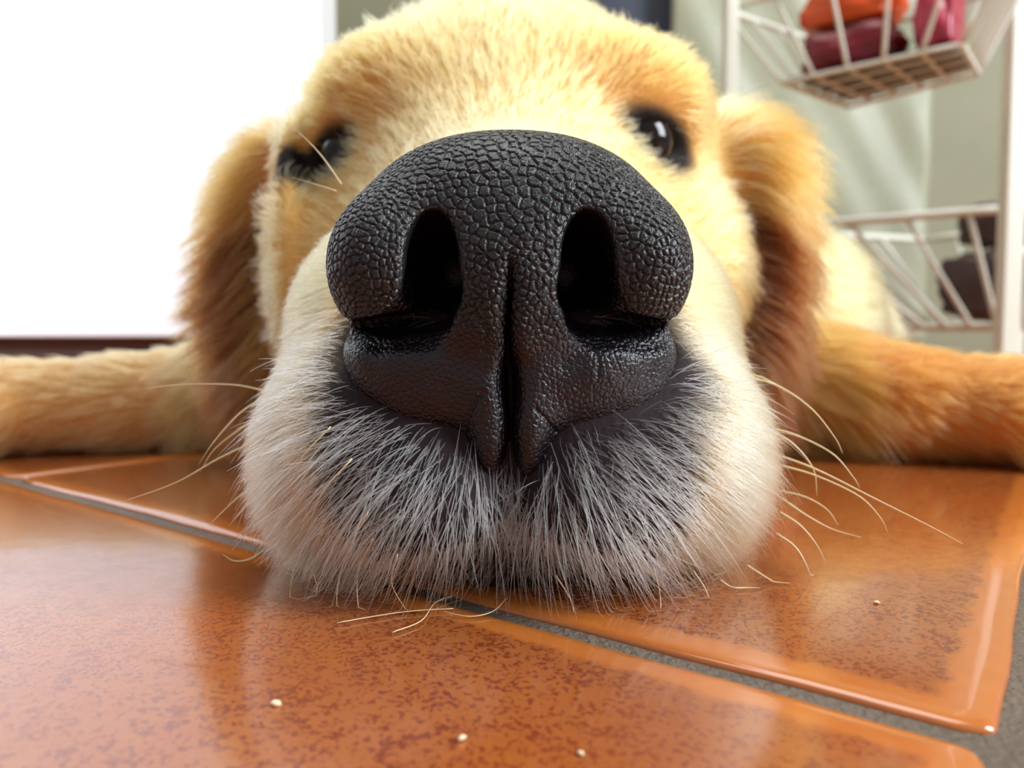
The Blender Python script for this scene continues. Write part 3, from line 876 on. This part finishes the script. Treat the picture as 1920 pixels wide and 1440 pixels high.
# 3. head and ears
def w_head(ce, nrm):
    dk, ey = masks(ce)
    return vis(ce, nrm) * sst(ce[:, 1], 14.6, 15.6) * (1 - sst(ce[:, 1], 27, 29)) * (1 - 0.93 * ey) * sst(ce[:, 2], 0.1, 0.4) * (1 - sst(np.abs(ce[:, 0]), 9.8, 10.5))
p, n_, _ = sample(me, w_head, 90000)
x, y, z = p.T
dk, ey = masks(p)
earm = sst(np.abs(x), 5.6, 6.8) * sst(y, 17, 18)
ln = 0.65 + 0.5 * sst(y, 17, 21) + 0.45 * earm
pts, r = grow(p, n_, ln * (1 - 0.6 * ey), np.full(len(p), 0.0095), 6, 0.28 + 0.15 * earm, 0.15 + 0.5 * earm, 0.13, 0.55, 0.10, 14)
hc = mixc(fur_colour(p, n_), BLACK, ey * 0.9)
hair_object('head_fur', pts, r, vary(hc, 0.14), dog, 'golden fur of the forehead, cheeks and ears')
# 4. legs, shoulders and back
def w_body(ce, nrm):
    return vis(ce, nrm) * np.maximum(sst(ce[:, 1], 26, 28), sst(np.abs(ce[:, 0]), 9.5, 10.3)) * (1 - sst(ce[:, 1], 48, 56)) * sst(ce[:, 2], 0.1, 0.5)
p, n_, _ = sample(me, w_body, 80000)
x, y, z = p.T
bdm = sst(y, 28, 32)
pts, r = grow(p, n_, 0.8 + 1.3 * bdm, 0.012 + 0.010 * bdm, 5, np.full(len(p), 0.28), np.full(len(p), 0.2), 0.14, 0.55, 0.1, 14)
hair_object('body_fur', pts, r, vary(fur_colour(p, n_), 0.12), dog, 'golden fur of the forelegs and back')

# ------------------------------------------------------------------ whiskers
def whisker(path, r=0.018, label=None, hug=False):
    if hug:                                    # lie on top of the fur, a few millimetres off the skin
        path = [(a, b, min(c, march(body_sdf, a, b, 8.9, c + 1.0)[1] - 0.28)) for a, b, c in path]
    pts = spline([W(*q) for q in path], 22)
    pts = [np.array([q[0], q[1], max(q[2], 0.03)]) for q in pts]
    n = len(pts)
    V, F = tube_vf(pts, [r * (1 - 0.82 * (i / (n - 1)) ** 1.3) for i in range(n)], 6)
    return mesh_obj('whisker', V, F, M['whisker'], dog)
WH = [
 # left cheek
 [(505, 735, 12.5), (440, 722, 12.4), (350, 721, 12.2), (272, 728, 12.0)],
 [(500, 742, 12.3), (450, 775, 12.0), (400, 830, 11.7), (372, 872, 11.6)],
 [(490, 780, 12.3), (440, 812, 12.0), (400, 845, 11.9), (375, 885, 11.8)],
 [(490, 822, 12.2), (410, 860, 11.8), (330, 905, 11.5), (232, 940, 11.2)],
 [(488, 905, 11.9), (450, 930, 11.6), (415, 962, 11.5), (392, 985, 11.4)],
 [(488, 925, 11.8), (455, 955, 11.5), (430, 985, 11.4)],
 [(492, 975, 11.6), (465, 990, 11.4), (440, 1008, 11.3)],
 [(498, 1030, 11.3), (470, 1048, 11.1), (440, 1052, 11.1), (418, 1040, 11.1)],
 # above the nose, left
 [(640, 345, 12.8), (605, 295, 12.9), (575, 262, 13.0), (548, 238, 13.1)],
 [(630, 358, 12.8), (590, 345, 12.9), (545, 332, 13.1)],
 # right cheek
 [(1380, 702, 12.5), (1420, 705, 12.3), (1450, 718, 12.2), (1475, 735, 12.2)],
 [(1385, 703, 12.4), (1455, 722, 12.0), (1520, 765, 11.7), (1565, 820, 11.6), (1580, 850, 11.6)],
 [(1425, 798, 12.2), (1490, 815, 11.9), (1560, 850, 11.6), (1600, 895, 11.5), (1612, 915, 11.5)],
 [(1440, 802, 12.2), (1490, 835, 12.0), (1525, 880, 11.9), (1532, 930, 11.9)],
 [(1450, 850, 12.0), (1530, 880, 11.6), (1640, 935, 11.2), (1740, 985, 10.9), (1806, 1020, 10.8)],
 [(1455, 870, 12.0), (1530, 892, 11.7), (1610, 930, 11.5), (1650, 970, 11.4), (1664, 998, 11.4)],
 [(1462, 920, 11.9), (1510, 932, 11.7), (1550, 955, 11.6), (1572, 985, 11.6)],
 [(1462, 932, 11.8), (1510, 965, 11.6), (1560, 992, 11.5), (1615, 1008, 11.4)],
 [(1462, 960, 11.7), (1500, 985, 11.5), (1530, 1020, 11.4), (1550, 1058, 11.4)],
 [(1455, 1000, 11.6), (1490, 1025, 11.4), (1512, 1060, 11.3), (1525, 1100, 11.3)],
 [(1400, 1060, 11.2), (1440, 1085, 11.0), (1480, 1108, 10.9)],
 [(1350, 1088, 10.9), (1375, 1105, 10.7), (1400, 1112, 10.7), (1425, 1105, 10.7)],
 # long hairs over the lips, left
 [(660, 860, 10.6), (600, 930, 10.5), (575, 1010, 10.45), (548, 1080, 10.4), (545, 1150, 10.3), (562, 1188, 10.2)],
 [(600, 1010, 10.6), (585, 1060, 10.5), (595, 1105, 10.4), (580, 1150, 10.3), (560, 1190, 10.2)],
 [(690, 960, 10.2), (650, 1040, 10.1), (632, 1110, 10.0), (636, 1190, 9.9)],
 [(700, 1010, 10.1), (672, 1070, 10.0), (672, 1140, 9.9), (686, 1205, 9.8)],
 [(620, 800, 10.8), (565, 860, 10.8), (538, 930, 10.8)],
 [(745, 1040, 10.0), (735, 1095, 9.9), (765, 1150, 9.8)],
 [(1225, 1060, 10.1), (1238, 1120, 10.0), (1238, 1200, 9.8)],
 [(1300, 1070, 10.4), (1325, 1110, 10.3), (1336, 1160, 10.2)],
 [(1040, 1075, 9.9), (1070, 1125, 9.8), (1078, 1165, 9.7)],
]
for i, wpath in enumerate(WH):
    whisker(wpath, hug=i >= 22, r=0.019 if i < 22 and i not in (8, 9) else (0.011 if i >= 22 else 0.013))

# shed hairs and crumbs on the floor
shed = []
for pts in ([(632, 1172), (700, 1160), (770, 1150), (850, 1145)], [(736, 1190), (790, 1168), (815, 1135), (850, 1120)], [(830, 1150), (880, 1160), (925, 1150), (950, 1125)]):
    q = [on_floor(*a) + np.array([0, 0, 0.03]) for a in pts]
    o = mesh_obj('shed_hair', *tube_vf(spline(q, 16), 0.007, 5), M['whisker'])
    shed.append(o)
for o, l in zip(shed, ('shed pale hair on the tile under the left lip, longest and straightest', 'shed pale hair on the tile under the left lip, bent upward', 'shed pale hair on the tile below the middle of the mouth')):
    tag(o, l, 'hair', 'shed hairs on the floor')
for k, (px, py, r_, l) in enumerate(((517, 1322, 0.045, 'cream crumb on the tile, lower left of the muzzle'), (866, 1387, 0.04, 'cream crumb on the front tile, nearest the camera'),
                         (1089, 1415, 0.03, 'tiny crumb at the bottom edge of the front tile'), (1643, 1131, 0.035, 'tiny pale crumb on the tile right of the chin'))):
    bm = bmesh.new(); bmesh.ops.create_icosphere(bm, subdivisions=2, radius=r_)
    for v in bm.verts: v.co = Vector((v.co.x * 1.3, v.co.y * 0.8, v.co.z * 0.6)) * (1 + random.uniform(-0.25, 0.25))
    o = bm_obj('crumb', bm, M['crumb'], None, True)
    o.location = Vector(on_floor(px, py) + np.array([0, 0, r_ * 0.4])) * S
    o.rotation_euler = (0, 0, k)
    tag(o, l, 'crumb', 'crumbs on the tiles')
